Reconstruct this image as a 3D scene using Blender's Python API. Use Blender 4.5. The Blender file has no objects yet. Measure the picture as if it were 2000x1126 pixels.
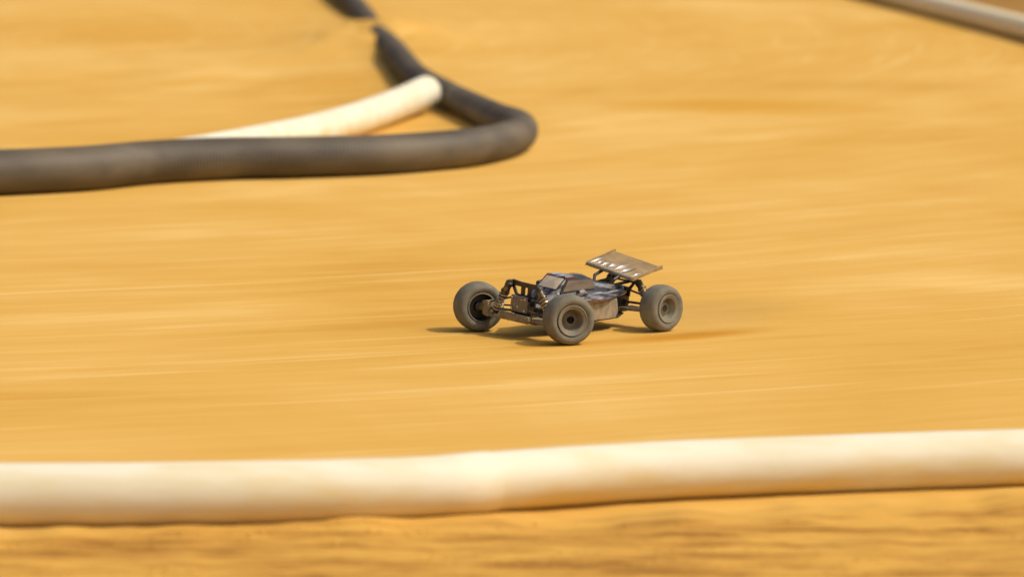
import bpy, math, random
from mathutils import Vector, Matrix, noise

random.seed(7)
S = bpy.context.scene
COL = S.collection
rad = math.radians

# ------------------------------------------------------------------ camera, light, exposure
cd = bpy.data.cameras.new("camera")
cam = bpy.data.objects.new("camera", cd)
COL.objects.link(cam)
cam.location = (0, 0, 1.347)
cam.rotation_euler = (rad(90 - 7.569), 0, 0)
cd.sensor_width = 36
cd.lens = 144
cd.clip_start = 0.1
cd.clip_end = 600
cd.dof.use_dof = True
cd.dof.focus_distance = 9.33
cd.dof.aperture_fstop = 3.2
S.camera = cam

SUN_AZ, SUN_EL = -15.0, 50.0            # azimuth from +X towards +Y, elevation
w = bpy.data.worlds.new("World")
S.world = w
w.use_nodes = True
nt = w.node_tree
sky = nt.nodes.new("ShaderNodeTexSky")
sky.sky_type = 'NISHITA'
sky.sun_disc = False
sky.sun_elevation = rad(SUN_EL)
sky.sun_rotation = rad(90 - SUN_AZ)
sky.dust_density = 6.0
bg = nt.nodes["Background"]
bg.inputs[1].default_value = 0.15
nt.links.new(sky.outputs[0], bg.inputs[0])

sl = bpy.data.lights.new("sun", 'SUN')
sl.energy = 2.6
sl.angle = rad(1.2)
sl.color = (1.0, 0.965, 0.87)
sun = bpy.data.objects.new("sun", sl)
COL.objects.link(sun)
sv = Vector((math.cos(rad(SUN_EL)) * math.cos(rad(SUN_AZ)), math.cos(rad(SUN_EL)) * math.sin(rad(SUN_AZ)), math.sin(rad(SUN_EL))))
sun.rotation_euler = sv.to_track_quat('Z', 'Y').to_euler()
sun.location = (6, 10, 8)

S.view_settings.view_transform = 'Standard'
S.view_settings.look = 'None'
S.view_settings.exposure = -0.22
S.view_settings.gamma = 1
S.render.engine = 'CYCLES'
S.cycles.use_denoising = True
S.cycles.max_bounces = 8


# ------------------------------------------------------------------ helpers
class MB:
    """collects faces for ONE mesh"""
    def __init__(self):
        self.v, self.f, self.m = [], [], []

    def add(self, vs, fs, mat=0, M=None):
        b = len(self.v)
        for p in vs:
            p = Vector(p)
            self.v.append(M @ p if M is not None else p)
        for q in fs:
            self.f.append([b + i for i in q])
            self.m.append(mat)
        return self

    def box(self, c, s, M=None, mat=0, taper=1.0):
        x, y, z = [k / 2 for k in s]
        vs = []
        for dz in (-1, 1):
            k = taper if dz > 0 else 1
            for dx, dy in ((-1, -1), (1, -1), (1, 1), (-1, 1)):
                vs.append((c[0] + dx * x * k, c[1] + dy * y * k, c[2] + dz * z))
        return self.add(vs, [(3, 2, 1, 0), (4, 5, 6, 7), (0, 1, 5, 4), (1, 2, 6, 5), (2, 3, 7, 6), (3, 0, 4, 7)], mat, M)

    def tube(self, pts, r, n=12, M=None, mat=0, cap=True):
        pts = [Vector(p) for p in pts]
        rs = r if isinstance(r, (list, tuple)) else [r] * len(pts)
        T = []
        for i in range(len(pts)):
            a = pts[max(i - 1, 0)]
            b = pts[min(i + 1, len(pts) - 1)]
            T.append((b - a).normalized())
        up = Vector((0, 0, 1)) if abs(T[0].z) < 0.9 else Vector((1, 0, 0))
        vs, fs = [], []
        for i, p in enumerate(pts):
            u = T[i].cross(up).normalized()
            v = u.cross(T[i]).normalized()
            up = v
            for k in range(n):
                a = 2 * math.pi * k / n
                vs.append(p + (u * math.cos(a) + v * math.sin(a)) * rs[i])
        for i in range(len(pts) - 1):
            for k in range(n):
                k2 = (k + 1) % n
                fs.append((i * n + k, i * n + k2, (i + 1) * n + k2, (i + 1) * n + k))
        if cap:
            fs.append(tuple(reversed(range(n))))
            fs.append(tuple((len(pts) - 1) * n + k for k in range(n)))
        return self.add(vs, fs, mat, M)

    def lathe(self, prof, n=64, M=None, mat=0, mats=None):
        """prof: list of (y, r), turned about the y axis"""
        vs, b = [], len(self.v)
        for (y, r) in prof:
            for k in range(n):
                a = 2 * math.pi * k / n
                vs.append((r * math.cos(a), y, r * math.sin(a)))
        for i, p in enumerate(vs):
            self.v.append(M @ Vector(p) if M is not None else Vector(p))
        for i in range(len(prof) - 1):
            for k in range(n):
                k2 = (k + 1) % n
                self.f.append([b + i * n + k, b + i * n + k2, b + (i + 1) * n + k2, b + (i + 1) * n + k])
                self.m.append(mats[i] if mats else mat)
        return self

    def prism(self, outline, axis, a, b, M=None, mat=0):
        """outline in the two other axes, extruded along axis from a to b"""
        n = len(outline)
        vs = []
        for t in (a, b):
            for (p, q) in outline:
                vs.append({'x': (t, p, q), 'y': (p, t, q), 'z': (p, q, t)}[axis])
        fs = [tuple(range(n)), tuple(reversed(range(n, 2 * n)))]
        for i in range(n):
            j = (i + 1) % n
            fs.append((i, i + n, j + n, j))
        return self.add(vs, fs, mat, M)

    def build(self, name, mats, parent=None, bevel=0, angle=35, M=None):
        me = bpy.data.meshes.new(name)
        me.from_pydata([(M @ v if M is not None else v)[:] for v in self.v], [], self.f)
        ml = mats if isinstance(mats, (list, tuple)) else [mats]
        for m in ml:
            me.materials.append(m)
        me.polygons.foreach_set("material_index", self.m)
        import bmesh
        bm = bmesh.new()
        bm.from_mesh(me)
        bmesh.ops.recalc_face_normals(bm, faces=bm.faces)
        bm.to_mesh(me)
        bm.free()
        me.shade_smooth()
        me.set_sharp_from_angle(angle=rad(angle))
        o = bpy.data.objects.new(name, me)
        COL.objects.link(o)
        if parent is not None:
            o.parent = parent
        if bevel:
            bv = o.modifiers.new("bevel", 'BEVEL')
            bv.width = bevel
            bv.segments = 2
            bv.limit_method = 'ANGLE'
            bv.angle_limit = rad(40)
        return o


def tag(o, label=None, cat=None, kind=None, group=None):
    if label: o["label"] = label
    if cat: o["category"] = cat
    if kind: o["kind"] = kind
    if group: o["group"] = group
    return o


def empty(name, loc=(0, 0, 0), rz=0):
    o = bpy.data.objects.new(name, None)
    o.empty_display_size = 0.05
    COL.objects.link(o)
    o.location = loc
    o.rotation_euler = (0, 0, rz)
    return o


def catmull(pts, step=0.02):
    P = [Vector(p) for p in pts]
    P = [P[0] * 2 - P[1]] + P + [P[-1] * 2 - P[-2]]
    dense = []
    for i in range(1, len(P) - 2):
        p0, p1, p2, p3 = P[i - 1:i + 3]
        for k in range(40):
            t = k / 40
            dense.append(0.5 * ((2 * p1) + (p2 - p0) * t + (2 * p0 - 5 * p1 + 4 * p2 - p3) * t * t + (3 * p1 - p0 - 3 * p2 + p3) * t ** 3))
    dense.append(P[-2])
    out, acc = [dense[0]], 0.0
    for a, b in zip(dense, dense[1:]):
        d = (b - a).length
        while acc + d >= step:
            t = (step - acc) / d
            a = a + (b - a) * t
            out.append(a)
            d = (b - a).length
            acc = 0
        acc += d
    return out


# ------------------------------------------------------------------ materials
def new_mat(name):
    m = bpy.data.materials.new(name)
    m.use_nodes = True
    return m, m.node_tree.nodes, m.node_tree.links, m.node_tree.nodes["Principled BSDF"]


def ramp(ns, stops):
    r = ns.new("ShaderNodeValToRGB")
    e = r.color_ramp.elements
    e[0].position, e[0].color = stops[0][0], (*stops[0][1], 1)
    e[1].position, e[1].color = stops[-1][0], (*stops[-1][1], 1)
    for p, c in stops[1:-1]:
        k = e.new(p)
        k.color = (*c, 1)
    return r


def mat_simple(name, c1, c2, rough=0.5, metal=0.0, scale=60, lo=0.35, hi=0.7, stretch=(1, 1, 1), bump=0.0, bscale=400, spec=0.5, coat=0, detail=5):
    m, ns, ls, b = new_mat(name)
    tc = ns.new("ShaderNodeTexCoord")
    mp = ns.new("ShaderNodeMapping")
    mp.inputs["Scale"].default_value = stretch
    ls.new(tc.outputs["Object"], mp.inputs[0])
    n = ns.new("ShaderNodeTexNoise")
    n.inputs["Scale"].default_value = scale
    n.inputs["Detail"].default_value = detail
    ls.new(mp.outputs[0], n.inputs["Vector"])
    r = ramp(ns, [(lo, c1), (hi, c2)])
    ls.new(n.outputs["Fac"], r.inputs[0])
    ls.new(r.outputs[0], b.inputs["Base Color"])
    b.inputs["Roughness"].default_value = rough
    b.inputs["Metallic"].default_value = metal
    b.inputs["Specular IOR Level"].default_value = spec
    b.inputs["Coat Weight"].default_value = coat
    b.inputs["Coat Roughness"].default_value = 0.12
    if bump:
        n2 = ns.new("ShaderNodeTexNoise")
        n2.inputs["Scale"].default_value = bscale
        ls.new(tc.outputs["Object"], n2.inputs["Vector"])
        bp = ns.new("ShaderNodeBump")
        bp.inputs["Strength"].default_value = bump
        bp.inputs["Distance"].default_value = 0.002
        ls.new(n2.outputs["Fac"], bp.inputs["Height"])
        ls.new(bp.outputs[0], b.inputs["Normal"])
    return m


def mat_dirt():
    """packed yellow clay, swept in arcs by the cars going round the bend"""
    m, ns, ls, b = new_mat("packed_dirt")
    N = lambda t: ns.new("ShaderNode" + t)

    def math_(op, a, c=None):
        k = N("Math")
        k.operation = op
        for i, v in enumerate((a, c)):
            if v is None: continue
            if isinstance(v, (int, float)): k.inputs[i].default_value = v
            else: ls.new(v, k.inputs[i])
        return k.outputs[0]
    tc = N("TexCoord")
    sx = N("SeparateXYZ")
    ls.new(tc.outputs["Object"], sx.inputs[0])
    X, Y = sx.outputs[0], sx.outputs[1]
    # arcs round the inside of the bend
    dx, dy = math_('ADD', X, 4.0), math_('SUBTRACT', Y, 19.0)
    rr = math_('SQRT', math_('ADD', math_('MULTIPLY', dx, dx), math_('MULTIPLY', dy, dy)))
    th = math_('ARCTAN2', dy, dx)
    arc = N("CombineXYZ")
    ls.new(math_('MULTIPLY', rr, 1.0), arc.inputs[0])
    ls.new(math_('MULTIPLY', th, 10.0), arc.inputs[1])
    # straight sweeps
    st = N("Mapping")
    st.inputs["Rotation"].default_value = (0, 0, rad(-14))
    ls.new(tc.outputs["Object"], st.inputs[0])

    def nz(src, scale_vec, scale, detail=4, rough=0.55, dist=0.0):
        mp = N("Mapping")
        mp.inputs["Scale"].default_value = scale_vec
        ls.new(src, mp.inputs[0])
        n = N("TexNoise")
        n.inputs["Scale"].default_value = scale
        n.inputs["Detail"].default_value = detail
        n.inputs["Roughness"].default_value = rough
        n.inputs["Distortion"].default_value = dist
        ls.new(mp.outputs[0], n.inputs["Vector"])
        return n.outputs["Fac"]
    a1 = nz(arc.outputs[0], (3.2, 0.75, 1), 1.0, 5, 0.6, 0.8)
    a2 = nz(arc.outputs[0], (11.0, 0.8, 1), 1.0, 5, 0.62, 0.5)
    a3 = nz(arc.outputs[0], (17.0, 0.55, 1), 1.0, 3, 0.6, 0.4)
    s1 = nz(st.outputs[0], (0.9, 4.2, 1), 1.0, 4, 0.6, 0.4)
    s2 = nz(st.outputs[0], (1.8, 24.0, 1), 1.0, 3, 0.6)
    big = nz(tc.outputs["Object"], (0.75, 0.55, 1), 1.0, 4, 0.55, 0.5)
    grain = nz(tc.outputs["Object"], (1, 1, 1), 130.0, 3, 0.7)
    sm = math_('ADD', math_('ADD', math_('MULTIPLY', a1, 0.20), math_('MULTIPLY', a2, 0.14)),
               math_('ADD', math_('MULTIPLY', s1, 0.12), math_('MULTIPLY', s2, 0.10)))
    sm = math_('ADD', sm, math_('ADD', math_('MULTIPLY', big, 0.42), math_('MULTIPLY', grain, 0.04)))
    r = ramp(ns, [(0.38, DIRT[0]), (0.46, DIRT[1]), (0.54, DIRT[2]), (0.62, DIRT[3])])
    ls.new(sm, r.inputs[0])
    col = r.outputs[0]
    pale = N("MapRange")
    pale.interpolation_type = 'SMOOTHSTEP'
    for k_, v_ in (("From Min", 0.57), ("From Max", 0.72), ("To Min", 0.0), ("To Max", 0.5)):
        pale.inputs[k_].default_value = v_
    ls.new(a3, pale.inputs[0])
    pm = N("Mix")
    pm.data_type = 'RGBA'
    ls.new(pale.outputs[0], pm.inputs["Factor"])
    ls.new(col, pm.inputs[6])
    pm.inputs[7].default_value = (0.80, 0.54, 0.20, 1)
    col = pm.outputs[2]

    # darker orange streaks on the ground by the car's wheels, and a worn patch beyond the bend
    def mark(px, py, ang, lx, ly, colour, strength):
        nonlocal col
        mp = N("Mapping")
        mp.vector_type = 'TEXTURE'
        mp.inputs["Location"].default_value = (px, py, 0)
        mp.inputs["Rotation"].default_value = (0, 0, ang)
        mp.inputs["Scale"].default_value = (lx, ly, 1)
        wob = N("TexNoise")
        wob.inputs["Scale"].default_value = 3
        ls.new(tc.outputs["Object"], wob.inputs["Vector"])
        ls.new(tc.outputs["Object"], mp.inputs[0])
        ln = N("VectorMath")
        ln.operation = 'LENGTH'
        ms = N("Mapping")
        ms.inputs["Scale"].default_value = (1, 1, 0)
        ls.new(mp.outputs[0], ms.inputs[0])
        ls.new(ms.outputs[0], ln.inputs[0])
        d = math_('ADD', ln.outputs["Value"], math_('MULTIPLY', math_('SUBTRACT', wob.outputs["Fac"], 0.5), 0.7))
        mr = N("MapRange")
        mr.interpolation_type = 'SMOOTHSTEP'
        mr.inputs["From Min"].default_value = 0.15
        mr.inputs["From Max"].default_value = 1.0
        mr.inputs["To Min"].default_value = strength
        mr.inputs["To Max"].default_value = 0
        ls.new(d, mr.inputs[0])
        mx = N("Mix")
        mx.data_type = 'RGBA'
        ls.new(mr.outputs[0], mx.inputs["Factor"])
        ls.new(col, mx.inputs[6])
        mx.inputs[7].default_value = (*colour, 1)
        col = mx.outputs[2]
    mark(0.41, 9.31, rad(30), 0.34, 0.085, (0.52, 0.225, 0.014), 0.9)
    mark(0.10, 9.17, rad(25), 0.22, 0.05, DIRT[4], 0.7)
    mark(0.85, 15.3, rad(-10), 0.80, 0.50, (0.58, 0.285, 0.026), 0.8)
    mark(-1.75, 19.2, rad(10), 0.9, 1.7, DIRT[4], 0.4)
    mark(-0.7, 16.6, rad(60), 0.9, 0.35, DIRT[4], 0.35)
    mark(1.5, 16.2, rad(-15), 0.8, 0.45, DIRT[0], 0.45)
    # loose brown soil this side of the front pipe
    fr = N("MapRange")
    ls.new(math_('ADD', math_('SUBTRACT', Y, math_('MULTIPLY', X, 0.19)), math_('MULTIPLY', math_('SUBTRACT', s1, 0.5), 0.25)), fr.inputs[0])
    fr.inputs["From Min"].default_value = 7.12
    fr.inputs["From Max"].default_value = 6.98
    fr.inputs["To Min"].default_value = 0
    fr.inputs["To Max"].default_value = 1
    c1 = nz(tc.outputs["Object"], (2.4, 13.0, 1), 1.0, 9, 0.74, 0.15)
    r2 = ramp(ns, [(0.38, (0.25, 0.105, 0.018)), (0.47, (0.47, 0.23, 0.04)), (0.56, (0.62, 0.335, 0.062))])
    ls.new(c1, r2.inputs[0])
    mx = N("Mix")
    mx.data_type = 'RGBA'
    ls.new(fr.outputs[0], mx.inputs["Factor"])
    ls.new(col, mx.inputs[6])
    ls.new(r2.outputs[0], mx.inputs[7])
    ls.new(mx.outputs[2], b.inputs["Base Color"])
    b.inputs["Roughness"].default_value = 0.95
    b.inputs["Specular IOR Level"].default_value = 0.12
    bp = N("Bump")
    bp.inputs["Strength"].default_value = 0.35
    bp.inputs["Distance"].default_value = 0.006
    hh = math_('ADD', math_('MULTIPLY', a2, 0.8), math_('ADD', math_('MULTIPLY', s2, 0.3), math_('MULTIPLY', grain, 0.2)))
    ls.new(hh, bp.inputs["Height"])
    ls.new(bp.outputs[0], b.inputs["Normal"])
    return m


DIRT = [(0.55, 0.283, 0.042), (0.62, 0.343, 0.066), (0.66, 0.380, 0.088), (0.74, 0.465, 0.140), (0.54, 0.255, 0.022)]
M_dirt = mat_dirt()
M_infield = mat_simple("brown_soil", (0.27, 0.135, 0.030), (0.40, 0.21, 0.05), 0.95, scale=3, stretch=(0.6, 1.5, 1), spec=0.1, bump=0.3, bscale=30)


def mat_pipe_white(name, stops):
    m, ns, ls, b = new_mat(name)
    tc = ns.new("ShaderNodeTexCoord")
    mp = ns.new("ShaderNodeMapping")
    mp.inputs["Scale"].default_value = (3.0, 14, 14)
    ls.new(tc.outputs["Object"], mp.inputs[0])
    n = ns.new("ShaderNodeTexNoise")
    n.inputs["Scale"].default_value = 1.2
    n.inputs["Detail"].default_value = 6
    n.inputs["Roughness"].default_value = 0.6
    ls.new(mp.outputs[0], n.inputs["Vector"])
    sep = ns.new("ShaderNodeSeparateXYZ")
    ls.new(tc.outputs["Object"], sep.inputs[0])
    # splashed mud clings to the lower part of the pipe: ragged edge, own shape
    mr = ns.new("ShaderNodeMapRange")
    mr.inputs["From Min"].default_value = 0.075
    mr.inputs["From Max"].default_value = 0.0
    mr.inputs["To Min"].default_value = -0.14
    mr.inputs["To Max"].default_value = 0.22
    ls.new(sep.outputs[2], mr.inputs[0])
    ad = ns.new("ShaderNodeMath")
    ad.operation = 'ADD'
    ls.new(n.outputs["Fac"], ad.inputs[0])
    ls.new(mr.outputs[0], ad.inputs[1])
    r = ramp(ns, stops)
    ls.new(ad.outputs[0], r.inputs[0])
    ls.new(r.outputs[0], b.inputs["Base Color"])
    b.inputs["Roughness"].default_value = 0.6
    b.inputs["Specular IOR Level"].default_value = 0.2
    return m


M_white = mat_pipe_white("dusty_white_plastic", [(0.32, (0.75, 0.69, 0.515)), (0.52, (0.71, 0.615, 0.39)), (0.74, (0.70, 0.53, 0.22))])
M_white_far = mat_pipe_white("dust_coated_white_plastic", [(0.32, (0.88, 0.76, 0.50)), (0.52, (0.87, 0.73, 0.43)), (0.76, (0.84, 0.64, 0.30))])
M_black = mat_simple("dusty_black_plastic", (0.066, 0.050, 0.030), (0.150, 0.115, 0.068), 0.6, scale=2.2, stretch=(1.5, 2.5, 4), lo=0.35, hi=0.75, spec=0.5, detail=6)

M_tyre = mat_simple("dusty_tyre_rubber", (0.145, 0.130, 0.094), (0.20, 0.180, 0.130), 0.8, scale=45, bump=0.5, bscale=500, spec=0.25)
M_rim = mat_simple("dusty_rim_plastic", (0.155, 0.135, 0.094), (0.225, 0.195, 0.138), 0.6, scale=40, spec=0.35)
M_dark = mat_simple("dark_plastic", (0.018, 0.016, 0.014), (0.06, 0.05, 0.036), 0.45, scale=55, spec=0.5)
M_hole = mat_simple("wheel_nut_black", (0.008, 0.007, 0.006), (0.02, 0.018, 0.015), 0.5, scale=80)
M_dusty = mat_simple("dust_caked_plastic", (0.20, 0.155, 0.085), (0.32, 0.25, 0.14), 0.75, scale=45, spec=0.25)
M_carbon = mat_simple("tower_plate", (0.030, 0.024, 0.019), (0.075, 0.058, 0.042), 0.35, metal=0.3, scale=60)
M_bronze = mat_simple("shock_bronze", (0.10, 0.072, 0.040), (0.20, 0.145, 0.08), 0.3, metal=0.6, scale=60)
M_spring = mat_simple("spring_steel", (0.42, 0.30, 0.15), (0.62, 0.48, 0.28), 0.35, metal=0.7, scale=60)
M_silver = mat_simple("silver_metal", (0.42, 0.39, 0.36), (0.66, 0.62, 0.58), 0.28, metal=0.85, scale=70)
M_red = mat_simple("red_anodised", (0.17, 0.022, 0.012), (0.28, 0.040, 0.018), 0.4, metal=0.3, scale=60)
M_body = mat_simple("grey_body_paint", (0.020, 0.018, 0.018), (0.26, 0.245, 0.235), 0.28, metal=0.25, scale=16, stretch=(1, 3, 5), lo=0.47, hi=0.60, coat=0.3)  # grey paint; its silver patches also stand in for glints on the body
M_roof = mat_simple("roof_print", (0.09, 0.08, 0.085), (0.50, 0.46, 0.43), 0.4, metal=0.1, scale=24, stretch=(0.7, 3, 1), lo=0.42, hi=0.58, coat=0.5)
M_screen = mat_simple("dusty_windscreen", (0.42, 0.33, 0.24), (0.76, 0.57, 0.36), 0.4, spec=0.25, scale=14, stretch=(1, 1.5, 1), lo=0.40, hi=0.60)
M_sidewin = mat_simple("smoked_window", (0.10, 0.075, 0.05), (0.18, 0.122, 0.07), 0.4, spec=0.25, scale=18, stretch=(1, 1, 4))
M_guard = mat_simple("dusty_guard", (0.22, 0.18, 0.12), (0.42, 0.33, 0.21), 0.5, scale=26, stretch=(3, 1, 1), spec=0.4)
M_wing = mat_simple("dusty_wing", (0.27, 0.175, 0.078), (0.42, 0.28, 0.12), 0.5, scale=18, stretch=(3, 1, 1), spec=0.5)
M_glint = mat_simple("wing_glint", (0.30, 0.25, 0.19), (0.62, 0.55, 0.46), 0.26, metal=0.6, scale=22, stretch=(1, 4, 1), lo=0.4, hi=0.62)  # bright silver for the ribs that imitate the wing's glints


def mat_weave():
    m, ns, ls, b = new_mat("carbon_weave_plate")
    tc = ns.new("ShaderNodeTexCoord")
    mp = ns.new("ShaderNodeMapping")
    mp.inputs["Rotation"].default_value = (rad(35), 0, 0)
    ls.new(tc.outputs["Object"], mp.inputs[0])
    ck = ns.new("ShaderNodeTexChecker")
    ck.inputs["Scale"].default_value = 300
    ck.inputs[1].default_value = (0.10, 0.086, 0.084, 1)
    ck.inputs[2].default_value = (0.21, 0.185, 0.18, 1)
    ls.new(mp.outputs[0], ck.inputs[0])
    n = ns.new("ShaderNodeTexNoise")
    n.inputs["Scale"].default_value = 130
    ls.new(tc.outputs["Object"], n.inputs["Vector"])
    r = ramp(ns, [(0.62, (0, 0, 0)), (0.72, (1, 1, 1))])
    ls.new(n.outputs["Fac"], r.inputs[0])
    mx = ns.new("ShaderNodeMix")
    mx.data_type = 'RGBA'
    ls.new(r.outputs[0], mx.inputs["Factor"])
    ls.new(ck.outputs[0], mx.inputs[6])
    mx.inputs[7].default_value = (0.62, 0.57, 0.55, 1)  # pale specks painted in for highlights on the textured plate
    ls.new(mx.outputs[2], b.inputs["Base Color"])
    b.inputs["Roughness"].default_value = 0.3
    b.inputs["Metallic"].default_value = 0.4
    return m


M_weave = mat_weave()

# ------------------------------------------------------------------ ground
CAR = Vector((0.1355, 9.3910, 0))


def front_edge(x):           # y of the front pipe at x
    return 7.104 + 0.19 * x


def ground_z(x, y):
    z = 0.0
    dc = math.hypot(x - CAR.x, y - CAR.y)
    k = min(max((dc - 0.34) / 0.6, 0), 1)
    z += k * 0.007 * noise.noise((x * 0.55, y * 0.9, 1.3))
    z += k * 0.0022 * noise.noise((x * 2.2, y * 5.5, 4.1))
    # loose soil in front of the near pipe
    d = front_edge(x) - 0.03 - y
    if d > -0.12:
        t = min((d + 0.12) / 0.12, 1)
        z += t * (0.016 * math.exp(-(max(d, 0) / 0.16) ** 2) * (0.05 + 1.4 * noise.noise((x * 4.5, 2.0, 7.7)) + 0.5 * noise.noise((x * 11, 4.0, 3.1))) + 0.004 * noise.noise((x * 4.0, y * 2.0, 7.7)) + 0.005 * noise.fractal((x * 5, y * 9, 2.2), 1.0, 2.1, 5) * (0.5 + noise.noise((x * 1.7, y * 3, 5.5))) + 0.003 * noise.noise((x * 21, y * 24, 9.2)) + 0.002)
    # spilled sand over the buried stretch of black pipe, and the bumpy inside of the bend
    z += (0.06 + 0.05 * noise.noise((x * 5, y * 2.5, 1.1))) * math.exp(-(((x + 0.62) / 0.30) ** 2 + ((y - 18.9) / 0.9) ** 2))
    e = math.exp(-(((x + 1.3) / 1.1) ** 2 + ((y - 17.0) / 3.0) ** 2))
    z += e * 0.012 * noise.noise((x * 2.6, y * 1.8, 3.3))
    return z


def spaced(lo, hi, step):
    n = int(round((hi - lo) / step))
    return [lo + (hi - lo) * i / n for i in range(n + 1)]


xs = [-80, -45, -25, -14, -8, -5, -3.6] + spaced(-2.9, -1.35, 0.09) + spaced(-1.3, 1.3, 0.022) + spaced(1.37, 2.9, 0.09) + [3.6, 5, 8, 14, 25, 45, 80]
ys = [-60, -30, -14, -6, -1, 2, 4, 5.2] + spaced(5.7, 6.35, 0.05) + spaced(6.38, 7.5, 0.014) + spaced(7.55, 12, 0.045) + spaced(12.08, 24, 0.09) + [24.6, 26, 29, 34, 42, 55, 75, 110]
g = MB()
g.v = [Vector((x, y, ground_z(x, y))) for y in ys for x in xs]
nx = len(xs)
for j in range(len(ys) - 1):
    for i in range(nx - 1):
        g.f.append([j * nx + i, j * nx + i + 1, (j + 1) * nx + i + 1, (j + 1) * nx + i])
        g.m.append(0)
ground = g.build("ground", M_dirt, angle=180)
tag(ground, kind="structure")

# darker ground outside the far white pipe
far_path = [(1.25, 30.5), (1.50, 27.0), (1.699, 24.309), (1.835, 22.613), (1.988, 21.224), (2.145, 20.189), (2.286, 19.25), (2.354, 18.829), (2.474, 17.978), (2.62, 17.0), (2.80, 15.9), (3.08, 14.5), (3.45, 13.0), (4.0, 11.4), (4.9, 9.9)]
o_ = MB()
n_ = len(far_path)
vs = [(x + 0.02, y, ground_z(x, y) + 0.004) for x, y in far_path] + [(x + 30, y + 8, 0.004) for x, y in far_path]
# a skirt row close to the pipe keeps the sheet just above the ground relief
rows = [0.02, 0.5, 1.2, 3, 8, 30]
vs = [(x + r, y + r * 0.25, 0.012) for r in rows for x, y in far_path]
fs = [(a * n_ + i, a * n_ + i + 1, (a + 1) * n_ + i + 1, (a + 1) * n_ + i) for a in range(len(rows) - 1) for i in range(n_ - 1)]
o_.add(vs, fs)
tag(o_.build("soil", M_infield, angle=180), kind="structure")

# ------------------------------------------------------------------ track pipes
RB, RW = 0.065, 0.054


def corrugated(path, pitch, amp, n=28):
    """path points carry the radius of the sagging hose as a fourth value"""
    pts = catmull([Vector((x, y, r - 0.003 + dz)) for x, y, r, dz in path], pitch / 4)
    out, k = [], 0
    rs = []
    for i, q in enumerate(pts):
        near = sorted(range(len(path)), key=lambda j: (path[j][0] - q.x) ** 2 + (path[j][1] - q.y) ** 2)[:2]
        w_ = [1 / (1e-4 + math.hypot(path[j][0] - q.x, path[j][1] - q.y)) for j in near]
        r = sum(w_[k] * path[near[k]][2] for k in range(2)) / sum(w_)
        rs.append(r + (-amp, 0, 0, -amp * 0.9)[i % 4])
    return MB().tube(pts, rs, n)


black = [(-2.6, 12.0, .072, 0), (-2.1, 12.11, .072, 0), (-1.634, 12.22, .072, 0), (-1.324, 12.365, .0705, 0), (-1.109, 12.59, .069, 0), (-0.88, 12.725, .0675, 0),
         (-0.643, 12.785, .066, 0), (-0.404, 12.874, .0645, 0), (-0.197, 13.055, .063, 0), (-0.082, 13.235, .0615, 0), (-0.004, 13.46, .0595, 0), (0.030, 13.72, .0575, 0), (0.017, 13.99, .0555, 0),
         (-0.050, 14.26, .054, 0), (-0.135, 14.68, .053, 0), (-0.236, 15.22, .052, 0), (-0.375, 16.10, .051, 0), (-0.490, 17.35, .051, 0), (-0.556, 18.25, .051, -.025), (-0.62, 18.95, .051, -.035),
         (-0.804, 20.752, .051, 0), (-1.014, 22.572, .051, 0), (-1.25, 24.6, .051, 0)]
bo = corrugated(black, 0.012, 0.0019).build("corrugated_pipe", M_black, angle=60)
tag(bo, "long dusty black corrugated pipe lying on the dirt and bent into a hairpin", "pipe")

wpath = [(-1.11, 12.79, RW - 0.002), (-1.03, 12.95, RW - 0.002), (-0.925, 13.14, RW - 0.001), (-0.839, 13.32, RW), (-0.691, 13.68, RW), (-0.537, 14.15, RW + 0.004), (-0.407, 14.66, RW + 0.012), (-0.315, 15.02, RW + 0.027)]
wb = MB()
wp = catmull(wpath, 0.03)
wb.tube(wp, 0.058, 40, cap=False)
a, b2 = wp[0], wp[-1]
d0, d1 = (wp[0] - wp[1]).normalized(), (wp[-1] - wp[-2]).normalized()
wb.tube([a + d0 * 0.001, wp[4]], 0.058 - 0.004, 40, cap=False)
wb.tube([b2, b2 + d1 * 0.012, b2 + d1 * 0.022], [0.058, 0.058 - 0.007, 0.058 - 0.022], 40)
wo = wb.build("white_pipe", M_white, angle=50)
tag(wo, "white plastic pipe with a closed rounded end, lying inside the black hairpin", "pipe")

fp = [(-2.2, 7.03), (-1.5, 7.012), (-0.979, 7.009), (-0.89, 7.009), (-0.668, 7.014), (-0.446, 7.033), (-0.269, 7.063), (-0.117, 7.103), (-0.018, 7.154), (0.183, 7.231), (0.37, 7.283), (0.557, 7.32), (0.746, 7.358), (0.937, 7.39), (1.034, 7.412), (1.6, 7.53), (2.3, 7.68)]
fpts = catmull([(x, y, RW - 0.001) for x, y in fp], 0.02)
front = empty("white_pipe", (0, 7.1, 0))
tag(front, "thick white plastic pipe joined at the middle, running along the front edge of the track", "pipe")
off = Matrix.Translation((0, -7.1, 0))
ia = max(i for i, q in enumerate(fpts) if q.x < -0.075)
MB().tube(fpts[:ia + 2], [RW + 0.0028 * min(1, (ia + 1 - k) / 25) for k in range(ia + 2)], 56).build("pipe_section", M_white, front, M=off, angle=50)
MB().tube(fpts[ia + 2:], RW - 0.0012, 56).build("pipe_section", M_white, front, M=off, angle=50)
cp = fpts[ia - 2:ia + 4]
MB().tube(cp, [RW + 0.0004, RW + 0.0013] + [RW + 0.0014] * (len(cp) - 4) + [RW + 0.0013, RW + 0.0004], 56, cap=False).build("coupling", M_white, front, M=off, angle=50)

fz = catmull([(x, y, RW - 0.002) for x, y in far_path], 0.05)
fo = MB().tube(fz, RW, 32).build("white_pipe", M_white_far, angle=50)
tag(fo, "far white plastic pipe at the top right corner, with dark brown soil behind it", "pipe")

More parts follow.
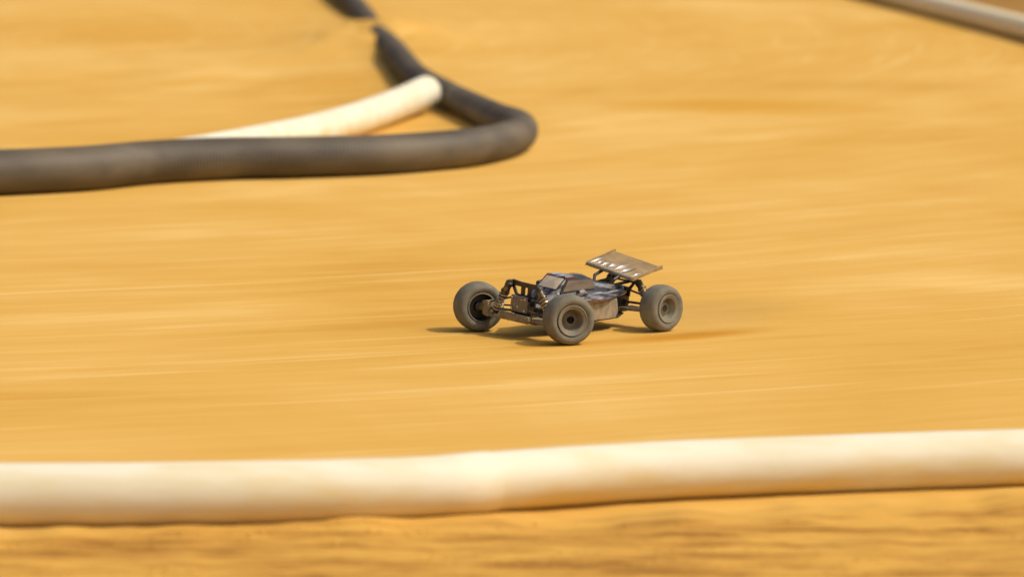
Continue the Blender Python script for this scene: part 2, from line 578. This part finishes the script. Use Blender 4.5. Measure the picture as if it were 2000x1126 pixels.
# ------------------------------------------------------------------ the buggy
car = empty("toy_buggy", CAR, rad(223.5))
tag(car, "small dark grey radio controlled buggy with fat dusty tyres and a tan rear wing", "toy car")
ROLL = Matrix.Translation((0, 0, 0.06)) @ Matrix.Rotation(rad(-4.0), 4, 'X') @ Matrix.Translation((0, 0, -0.06))
LX, TY, WR = 0.1525, 0.149, 0.0575


def sp(p):                                     # a point fixed to the leaning body
    return ROLL @ Vector(p)


# wheels: built once, then copied
tyre_prof = [(0.0235, 0.0335), (0.0262, 0.0362), (0.0288, 0.0400), (0.0300, 0.0440), (0.0294, 0.0480), (0.0268, 0.0518), (0.0225, 0.0545), (0.0165, 0.0563), (0.009, 0.0572), (0, 0.0575)]
tyre_prof = tyre_prof + [(-y, r) for y, r in reversed(tyre_prof[:-1])]
rim_prof = [(-0.0238, 0.0338), (-0.0275, 0.0345), (-0.0282, 0.0325), (-0.0270, 0.0312), (-0.004, 0.0300), (0.000, 0.0270), (-0.001, 0.0130), (-0.010, 0.0110), (-0.012, 0.0060), (-0.012, 0.0001)]
rim_out = [(0.0238, 0.0338), (0.0290, 0.0355), (0.0300, 0.0340), (0.0285, 0.0318), (0.0275, 0.0285), (0.0268, 0.0262), (0.0245, 0.0250), (0.0090, 0.0240), (0.0065, 0.0215), (0.0115, 0.0120), (0.0140, 0.0105), (0.0140, 0.0094), (0.001, 0.0090), (0.001, 0.0001)]


def make_wheel():
    m = MB()
    m.lathe(rim_out, 64, mats=[0] * (len(rim_out) - 3) + [1, 1])
    m.lathe(rim_prof, 64, mats=[0, 0, 0] + [1] * 6)
    wh = m.build("wheel", [M_rim, M_dark], car, angle=50)
    MB().lathe(tyre_prof, 72).build("tyre", M_tyre, wh, angle=60)
    nut = MB()
    nut.lathe([(0.0011, 0.0060), (0.0040, 0.0056), (0.0055, 0.0040), (0.0055, 0.0030), (0.004, 0.0026), (0.008, 0.0001)], 6)
    nut.build("wheel_nut", M_hole, wh, angle=20)
    return wh


def copy_tree(o, parent):
    c = o.copy()
    COL.objects.link(c)
    c.parent = parent
    for ch in list(o.children):
        copy_tree(ch, c)
    return c


w0 = make_wheel()
STEER = rad(-24)
spots = [(LX, TY, STEER), (LX, -TY, STEER + math.pi), (-LX, TY - 0.005, 0), (-LX, -TY + 0.005, math.pi)]
for i, (x, y, r) in enumerate(spots):
    wh = w0 if i == 0 else copy_tree(w0, car)
    wh.location = (x, y, WR if i < 2 else WR * 0.94)
    wh.rotation_euler = (0, 0, r)
    if i > 1: wh.scale = (0.94, 0.86, 0.94)

# chassis, gearboxes, electrics
c = MB()
c.prism([(-0.150, -0.026), (-0.10, -0.058), (0.03, -0.062), (0.10, -0.040), (0.135, -0.024), (0.135, 0.024), (0.10, 0.040), (0.03, 0.062), (-0.10, 0.058), (-0.150, 0.026)], 'z', 0.0300, 0.0335)
c.prism([(0.1352, 0.0302), (0.1352, 0.0337), (0.178, 0.0460), (0.178, 0.0425)], 'y', -0.0235, 0.0235)
c.build("chassis", M_dark, car, bevel=0.0008, M=ROLL)
bx = MB()
bx.prism([(0.122, 0.036), (0.160, 0.044), (0.163, 0.074), (0.152, 0.084), (0.126, 0.082)], 'y', -0.021, 0.021)
bx.build("gearbox", M_dark, car, bevel=0.003, M=ROLL)
bx = MB()
bx.prism([(-0.128, 0.0336), (-0.168, 0.0336), (-0.172, 0.066), (-0.160, 0.086), (-0.132, 0.083)], 'y', -0.022, 0.022)
bx.build("gearbox", M_dark, car, bevel=0.003, M=ROLL)
bt = MB()
bt.box((-0.012, -0.034, 0.051), (0.135, 0.040, 0.034))
bt.build("battery", M_dark, car, bevel=0.004, M=ROLL)
mt = MB().tube([(-0.055, 0.022, 0.056), (-0.106, 0.022, 0.056)], 0.019, 24).tube([(-0.0551, 0.022, 0.056), (-0.050, 0.022, 0.056)], 0.006, 12)
mt.build("motor", M_silver, car, bevel=0.001, M=ROLL)
sv_ = MB().box((0.075, 0.026, 0.053), (0.042, 0.022, 0.038)).box((0.055, 0.026, 0.076), (0.012, 0.012, 0.008))
sv_.build("servo", M_dark, car, bevel=0.001, M=ROLL)

# front cover plate, bumper
pl = MB()
pl.prism([(0.1640, 0.0610), (0.1680, 0.0600), (0.1665, 0.0965), (0.1625, 0.0975)], 'y', -0.0265, 0.0265)
pl.build("front_cover", M_weave, car, bevel=0.001, M=ROLL)
for sx in (-0.021, 0.021):
    for z, x in ((0.066, 0.168), (0.092, 0.1668)):
        MB().tube([(x - 0.0005, sx, z), (x + 0.0022, sx, z)], 0.0026, 8).build("bolt", M_silver, car, M=ROLL)
bu = MB()
bu.prism([(-0.050, 0.0475), (-0.044, 0.0400), (0.044, 0.0400), (0.050, 0.0475), (0.048, 0.0570), (-0.048, 0.0570)], 'x', 0.172, 0.182)
bu.box((0.1826, 0.004, 0.049), (0.003, 0.026, 0.0105))
bu.box((0.1826, -0.034, 0.0495), (0.003, 0.020, 0.009))
bu.box((0.1826, 0.036, 0.0495), (0.003, 0.016, 0.009))
bu.build("front_bumper", M_dusty, car, bevel=0.0012, M=ROLL)

# shock towers
tw = MB()
X0 = 0.1415
tw.prism([(-0.048, 0.1145), (0.048, 0.1145), (0.052, 0.1230), (0.046, 0.1275), (0.020, 0.1255), (-0.020, 0.1255), (-0.046, 0.1275), (-0.052, 0.1230)], 'x', X0, X0 + 0.005)
tw.prism([(-0.031, 0.074), (0.031, 0.074), (0.033, 0.0965), (-0.033, 0.0965)], 'x', X0 + 0.0002, X0 + 0.0048)
for s in (-1, 1):
    tw.prism([(s * 0.039, 0.1146), (s * 0.0490, 0.1146), (s * 0.033, 0.089), (s * 0.026, 0.093)], 'x', X0 + 0.0004, X0 + 0.0046)
    tw.prism([(s * 0.005, 0.1146), (s * 0.017, 0.1146), (s * 0.017, 0.0964), (s * 0.005, 0.0964)], 'x', X0 + 0.0006, X0 + 0.0044)
    tw.tube([(X0 - 0.004, s * 0.046, 0.1227), (X0 + 0.016, s * 0.046, 0.1227)], 0.0034, 10)
tw.build("shock_tower", M_carbon, car, bevel=0.0006, M=ROLL)
tr = MB()
X1 = -0.162
tr.prism([(-0.046, 0.1035), (0.046, 0.1035), (0.048, 0.1090), (0.042, 0.1135), (0.014, 0.1075), (-0.014, 0.1075), (-0.042, 0.1135), (-0.048, 0.1090)], 'x', X1 - 0.005, X1)
tr.prism([(-0.028, 0.070), (0.028, 0.070), (0.030, 0.092), (-0.030, 0.092)], 'x', X1 - 0.0048, X1 - 0.0002)
for s in (-1, 1):
    tr.prism([(s * 0.036, 0.1036), (s * 0.044, 0.1036), (s * 0.030, 0.086), (s * 0.022, 0.088)], 'x', X1 - 0.0046, X1 - 0.0004)
    tr.tube([(X1 + 0.003, s * 0.042, 0.108), (X1 - 0.017, s * 0.042, 0.108)], 0.0034, 10)
tr.build("shock_tower", M_carbon, car, bevel=0.0006, M=ROLL)


def shock(top, bot):
    top, bot = Vector(top), Vector(bot)
    d = (bot - top)
    L = d.length
    d.normalize()
    P = lambda t: top + d * (L * t)
    s = MB()
    s.tube([P(0.06), P(0.09), P(0.52), P(0.55)], [0.0064, 0.0082, 0.0082, 0.0066], 20)
    s.tube([P(0.0) - d * 0.004, P(0.06)], [0.0034, 0.0055], 12)
    s.tube([P(0.30), P(0.34)], 0.0108, 20)              # spring collar
    o = s.build("shock", M_bronze, car, bevel=0)
    MB().tube([P(0.0), P(0.03), P(0.13), P(0.145)], [0.0054, 0.0090, 0.0090, 0.0084], 20).build("shock_cap", M_dark, o)
    MB().tube([P(0.54), P(0.97)], 0.0018, 10).build("shock_rod", M_silver, o)
    MB().tube([P(0.90), P(0.935)], 0.0104, 18).tube([P(0.935), P(1.0)], [0.004, 0.0036], 10).build("spring_cup", M_dark, o)
    u = d.cross(Vector((1, 0, 0))).normalized()
    v = d.cross(u)
    turns, k = 6, 90
    hp = [P(0.345 + 0.55 * i / k) + (u * math.cos(2 * math.pi * turns * i / k) + v * math.sin(2 * math.pi * turns * i / k)) * 0.0098 for i in range(k + 1)]
    MB().tube(hp, 0.0018, 6).build("spring", M_spring, o)


for s in (1, -1):
    shock(sp((0.1525, s * 0.046, 0.1230)), (0.152, s * 0.094, 0.0500))
    shock(sp((-0.174, s * 0.042, 0.1085)), (-0.172, s * 0.094, 0.0500))

# arms, hubs, links, drive shafts
for ex, sx in ((LX, 1), (-LX, -1)):
    for s in (1, -1):
        a = MB()
        a.prism([(ex - 0.024, s * 0.026), (ex + 0.022, s * 0.026), (ex + 0.010, s * 0.118), (ex - 0.010, s * 0.118)], 'z', 0.0400, 0.0465)
        a.box((ex, s * 0.094, 0.0482), (0.010, 0.012, 0.0034))
        a.tube([(ex - 0.026, s * 0.0262, 0.0432), (ex + 0.024, s * 0.0262, 0.0432)], 0.0040, 10)
        a.tube([(ex - 0.013, s * 0.106, 0.0432), (ex + 0.013, s * 0.106, 0.0432)], 0.0044, 10)
        a.build("suspension_arm", M_dusty, car, bevel=0.001)
        hb = MB()
        hb.prism([(s * 0.114, 0.0395), (s * 0.124, 0.0430), (s * 0.126, 0.0740), (s * 0.106, 0.0770), (s * 0.106, 0.0640)], 'x', ex - 0.011, ex + 0.011)
        hb.tube([(ex, s * 0.110, 0.0575), (ex, s * 0.144, 0.0575)], 0.0085, 16)
        if sx > 0:
            hb.prism([(ex - 0.036, s * 0.112), (ex - 0.036, s * 0.119), (ex - 0.009, s * 0.132), (ex - 0.009, s * 0.122)], 'z', 0.0560, 0.0605)
        hb.build("wheel_hub", M_dusty, car, bevel=0.0012)
        tip = sp((ex, s * 0.030, 0.090))
        MB().tube([tip, (ex, s * 0.110, 0.0725)], 0.0023, 10).tube([tip + Vector((-0.005, 0, 0)), tip + Vector((0.005, 0, 0))], 0.0042, 10).tube([(ex - 0.005, s * 0.110, 0.0725), (ex + 0.005, s * 0.110, 0.0725)], 0.0042, 10).build("camber_link", M_dark, car)
        MB().tube([sp((ex, s * 0.018, 0.0585)), (ex, s * 0.124, 0.0575)], 0.0030, 10).tube([sp((ex, s * 0.020, 0.0585)), sp((ex, s * 0.034, 0.058))], 0.0062, 12).build("drive_shaft", M_bronze, car)
        if sx > 0:
            MB().tube([sp((ex - 0.034, s * 0.020, 0.066)), (ex - 0.034, s * 0.110, 0.0615)], 0.0021, 10).build("steering_rod", M_dark, car)

# body shell
ST = [
    (0.136, [(0, .080), (.014, .080), (.021, .076), (.025, .073), (.029, .071), (.031, .069), (.032, .066), (.027, .062)]),
    (0.105, [(0, .092), (.020, .091), (.030, .087), (.036, .084), (.041, .084), (.045, .081), (.046, .076), (.040, .070)]),
    (0.082, [(0, .107), (.033, .106), (.0385, .099), (.046, .092), (.053, .092), (.058, .088), (.059, .082), (.052, .076)]),
    (0.050, [(0, .1345), (.0315, .1330), (.0415, .1005), (.051, .092), (.064, .097), (.073, .094), (.077, .086), (.070, .080)]),
    (0.020, [(0, .1345), (.0325, .1325), (.0435, .1005), (.054, .0915), (.067, .0975), (.077, .094), (.081, .086), (.074, .079)]),
    (-0.030, [(0, .1290), (.0310, .1270), (.0435, .1015), (.055, .0905), (.068, .0965), (.078, .093), (.082, .085), (.075, .078)]),
    (-0.048, [(0, .1150), (.0275, .1140), (.0425, .1040), (.054, .0895), (.067, .0950), (.076, .092), (.080, .084), (.072, .077)]),
    (-0.085, [(0, .1065), (.0245, .1065), (.0370, .1035), (.047, .0900), (.058, .0940), (.065, .091), (.068, .084), (.060, .077)]),
    (-0.128, [(0, .1010), (.0185, .1010), (.0285, .0985), (.034, .0890), (.040, .0910), (.045, .089), (.047, .083), (.040, .077)]),
    (-0.152, [(0, .0970), (.0140, .0970), (.0200, .0940), (.024, .0885), (.028, .0880), (.031, .086), (.032, .081), (.026, .077)]),
]
sh = MB()
rows_ = []
for x, half in ST:
    full = [(-y, z) for y, z in reversed(half[1:])] + list(half)
    rows_.append([(x, y, z) for y, z in full])
k_ = len(rows_[0])
sh.v = [Vector(p) for r in rows_ for p in r]
for i in range(len(rows_) - 1):
    for j in range(k_ - 1):
        sh.f.append([i * k_ + j, i * k_ + j + 1, (i + 1) * k_ + j + 1, (i + 1) * k_ + j])
        sh.m.append(0)
sh.f.append(list(range(k_)))
sh.m.append(0)
sh.f.append(list(reversed(range((len(rows_) - 1) * k_, len(rows_) * k_))))
sh.m.append(0)
shell = sh.build("body_shell", M_body, car, bevel=0.0012, M=ROLL, angle=38)


def panel(quad, lift, thick=0.0012):
    """thin slab on a face of the shell"""
    q = [Vector(p) for p in quad]
    n = (q[1] - q[0]).cross(q[-1] - q[0]).normalized()
    ctr = sum(q, Vector()) / len(q)
    if n.dot(ctr - Vector((0.01, 0, 0.09))) < 0: n = -n
    m = len(q)
    vs = [p + n * (lift - thick) for p in q] + [p + n * lift for p in q]
    fs = [tuple(range(m)), tuple(range(m, 2 * m))] + [(i, (i + 1) % m, (i + 1) % m + m, i + m) for i in range(m)]
    return MB().add(vs, fs)


ws = panel([(0.0795, -0.0285, 0.1090), (0.0795, 0.0285, 0.1090), (0.0535, 0.0278, 0.1310), (0.0535, -0.0278, 0.1310)], 0.0012)
panel([(0.0812, -0.0315, 0.1072), (0.0812, 0.0315, 0.1072), (0.0515, 0.0305, 0.1323), (0.0515, -0.0305, 0.1323)], 0.0006).build("window_frame", M_dark, shell, M=ROLL)
ws.build("windshield", M_screen, shell, bevel=0.0004, M=ROLL)
for s in (1, -1):
    panel([(0.0700, s * 0.0398, 0.1030), (0.0480, s * 0.0335, 0.1275), (-0.0260, s * 0.0328, 0.1235), (-0.0310, s * 0.0420, 0.1045)], 0.0042, 0.005).build("side_window", M_sidewin, shell, bevel=0.0004, M=ROLL)
    panel([(0.0755, s * 0.0393, 0.1012), (0.0495, s * 0.0325, 0.1305), (-0.0290, s * 0.0318, 0.1258), (-0.0350, s * 0.0425, 0.1025)], 0.0030, 0.0045).build("window_frame", M_dark, shell, M=ROLL)
    # red flash along the roof edge and along the bottom of the side
    MB().tube([(0.0500, s * 0.0316, 0.1333), (0.020, s * 0.0328, 0.1328)], [0.0017, 0.0012], 8).build("roof_trim", M_red, shell, M=ROLL)
    MB().tube([(0.104, s * 0.0455, 0.0755), (0.080, s * 0.0595, 0.0815), (0.050, s * 0.0772, 0.0850), (-0.030, s * 0.0820, 0.0840), (-0.060, s * 0.0765, 0.0832)], [0.0016, 0.0016, 0.0011, 0.0009, 0.0007], 8).build("side_trim", M_red, shell, M=ROLL)
    MB().tube([(0.047, s * 0.066, 0.0960), (0.041, s * 0.0665, 0.1035), (0.030, s * 0.067, 0.1055), (0.016, s * 0.068, 0.0990)], [0.004, 0.0082, 0.0075, 0.003], 12).build("fender_scoop", M_body, shell, M=ROLL)
    # raised silver streaks standing in for glints on the tail and on the side pod
    MB().tube([(-0.050, s * 0.0565, 0.0915), (-0.085, s * 0.0540, 0.0940), (-0.126, s * 0.0380, 0.0915)], [0.0018, 0.0038, 0.0014], 10).build("body_glint", M_silver, shell, M=ROLL)
    MB().tube([(-0.052, s * 0.0375, 0.1065), (-0.088, s * 0.0330, 0.1050), (-0.125, s * 0.0255, 0.1000)], [0.0012, 0.0028, 0.0012], 10).build("body_glint", M_silver, shell, M=ROLL)
panel([(0.047, -0.026, 0.1340), (0.047, 0.026, 0.1340), (0.022, 0.027, 0.1340), (0.022, -0.027, 0.1340)], 0.0016, 0.0022).build("roof_panel", M_roof, shell, bevel=0.0004, M=ROLL)

# side guards, red chassis braces
for s in (1, -1):
    gd = MB()
    gd.prism([(0.052, 0.0345), (-0.082, 0.0345), (-0.090, 0.0480), (-0.084, 0.0800), (0.046, 0.0800), (0.060, 0.0550)], 'y', s * 0.0640, s * 0.0672)
    gd.build("side_guard", M_guard, car, bevel=0.0008, M=ROLL)
    MB().tube([(0.118, s * 0.020, 0.088), (0.092, s * 0.040, 0.075), (0.070, s * 0.046, 0.066)], 0.0042, 10).build("chassis_brace", M_red, car, M=ROLL)
    MB().tube([(-0.128, s * 0.022, 0.082), (-0.100, s * 0.040, 0.070), (-0.088, s * 0.052, 0.052)], 0.0042, 10).build("chassis_brace", M_red, car, M=ROLL)

# wing
WX0, WX1, HW = -0.126, -0.212, 0.077
WROLL = ROLL @ Matrix.Translation((-0.17, 0, 0.137)) @ Matrix.Rotation(rad(-5), 4, 'X') @ Matrix.Translation((0.17, 0, -0.137))


def wing_z(t):                                  # t 0 front .. 1 rear
    return 0.1275 + 0.019 * t + 0.004 * (2 * t - 1) ** 2


wg = MB()
K = 14
for sgn in (0, 1):
    for i in range(K + 1):
        t = i / K
        for y in (-HW, -HW / 3, HW / 3, HW):
            wg.v.append(Vector((WX0 + (WX1 - WX0) * t, y, wing_z(t) - 0.0018 * sgn)))
n2 = (K + 1) * 4
for i in range(K):
    for j in range(3):
        q = [i * 4 + j, i * 4 + j + 1, (i + 1) * 4 + j + 1, (i + 1) * 4 + j]
        wg.f.append(q)
        wg.f.append([n2 + v for v in reversed(q)])
    for j in (0, 3):
        wg.f.append([i * 4 + j, (i + 1) * 4 + j, n2 + (i + 1) * 4 + j, n2 + i * 4 + j])
for i in (0, K):
    for j in range(3):
        wg.f.append([i * 4 + j, i * 4 + j + 1, n2 + i * 4 + j + 1, n2 + i * 4 + j])
wg.m = [0] * len(wg.f)
wing = wg.build("wing", M_wing, car, M=WROLL)
for s in (1, -1):
    ep = MB()
    ep.prism([(WX0 + 0.006, 0.1240), (WX0 + 0.001, 0.1335), (WX1 - 0.004, 0.1560), (WX1 - 0.006, 0.1450), (WX1 + 0.030, 0.1400)], 'y', s * (HW + 0.0002), s * (HW + 0.0024))
    ep.build("end_plate", M_wing, wing, bevel=0.0006, M=WROLL)
lp = MB()
lp.tube([(WX0 + 0.0005, -HW + 0.001, wing_z(0) - 0.003), (WX0 + 0.0005, HW - 0.001, wing_z(0) - 0.003)], 0.0052, 12)
lp.build("front_lip", M_guard, wing, M=WROLL)
for y in (-0.072, -0.055, -0.038, -0.018, 0.004, 0.028, 0.066):  # added ribs, shaped and coloured to stand in for glints on the wing
    ln = 0.055 if y in (0.004, -0.072) else 0.038
    rb = MB()
    pts, rs = [], []
    for i in range(9):
        t = 0.04 + (ln / 0.094) * i / 8
        pts.append((WX0 + (WX1 - WX0) * t, y, wing_z(t) + 0.0006))
        rs.append(0.0012 + (0.0056 if y in (0.004, -0.018) else 0.0040) * math.sin(math.pi * i / 8))
    rb.tube(pts, rs, 10)
    rb.build("wing_glint_rib", M_glint, wing, M=WROLL)
for s in (1, -1):
    mb = MB()
    y = s * 0.032
    mb.tube([(-0.098, s * 0.026, 0.1000), (-0.106, y, 0.116), (-0.138, y, 0.1285)], 0.0040, 10)
    mb.tube([(-0.138, y, 0.1270), (-0.190, y, 0.1345)], 0.0036, 10)
    mb.tube([(-0.168, s * 0.026, 0.1040), (-0.170, y, 0.1320)], [0.0062, 0.0050], 10)
    mb.tube([(-0.100, s * 0.026, 0.1005), (-0.166, s * 0.026, 0.1060)], 0.0036, 10)
    mb.build("wing_mount", M_dark, car, M=ROLL)

# ------------------------------------------------------------------ dust thrown up by the rear wheel
def mat_dust():
    m = bpy.data.materials.new("thrown_dust")
    m.use_nodes = True
    ns, ls = m.node_tree.nodes, m.node_tree.links
    ns.remove(ns["Principled BSDF"])
    pv = ns.new("ShaderNodeVolumePrincipled")
    pv.inputs["Color"].default_value = (0.96, 0.75, 0.36, 1)
    pv.inputs["Anisotropy"].default_value = 0.2
    tc = ns.new("ShaderNodeTexCoord")
    ln = ns.new("ShaderNodeVectorMath")
    ln.operation = 'LENGTH'
    ls.new(tc.outputs["Object"], ln.inputs[0])
    n = ns.new("ShaderNodeTexNoise")
    n.inputs["Scale"].default_value = 3.0
    n.inputs["Detail"].default_value = 3
    ls.new(tc.outputs["Object"], n.inputs["Vector"])
    mr = ns.new("ShaderNodeMapRange")
    mr.inputs["From Min"].default_value = 1.0
    mr.inputs["From Max"].default_value = 0.0
    mr.inputs["To Min"].default_value = 0.0
    mr.inputs["To Max"].default_value = 5.5
    ls.new(ln.outputs["Value"], mr.inputs[0])
    mu = ns.new("ShaderNodeMath")
    mu.operation = 'MULTIPLY'
    ls.new(mr.outputs[0], mu.inputs[0])
    ls.new(n.outputs["Fac"], mu.inputs[1])
    ls.new(mu.outputs[0], pv.inputs["Density"])
    ls.new(pv.outputs[0], ns["Material Output"].inputs["Volume"])
    return m


du = MB()
prof = [(-math.cos(math.pi * i / 16), max(math.sin(math.pi * i / 16), 0.001)) for i in range(17)]
du.lathe(prof, 24)
dust = du.build("dust_cloud", mat_dust(), angle=180)
dust.scale = (0.30, 0.075, 0.046)
dust.rotation_euler = (0, 0, rad(28))
dust.location = (0.46, 9.345, 0.049)
tag(dust, "faint low puff of tan dust trailing from the rear wheel of the buggy", "dust", kind="stuff")

# ------------------------------------------------------------------ crumbled soil in front of the near pipe
import bmesh
ib = bmesh.new()
bmesh.ops.create_icosphere(ib, subdivisions=1, radius=1)
iv = [v.co.copy() for v in ib.verts]
iff = [[v.index for v in f.verts] for f in ib.faces]
ib.free()
cl = MB()
rc = random.Random(11)
for k in range(5000):
    x = rc.uniform(-1.25, 1.25)
    y = rc.uniform(6.35, front_edge(x) - 0.062)
    if noise.noise((x * 2.2, y * 5, 8.8)) < rc.uniform(-0.35, 0.35): continue
    r = 0.0010 + 0.0030 * rc.random() ** 4
    M = Matrix.Translation((x, y, ground_z(x, y) + r * 0.25)) @ Matrix.Rotation(rc.uniform(0, 6), 4, 'Z')
    cl.add([Vector((p.x * r * 1.3, p.y * r, p.z * r * 0.55)) * rc.uniform(0.7, 1.2) for p in iv], iff, 0, M)
M_clod = mat_simple("crumbled_soil", (0.56, 0.30, 0.055), (0.72, 0.41, 0.085), 0.95, scale=9, spec=0.1)
tag(cl.build("soil_crumbs", M_clod, angle=180), "crumbled brown soil scattered along the front of the near white pipe", "soil", kind="stuff")
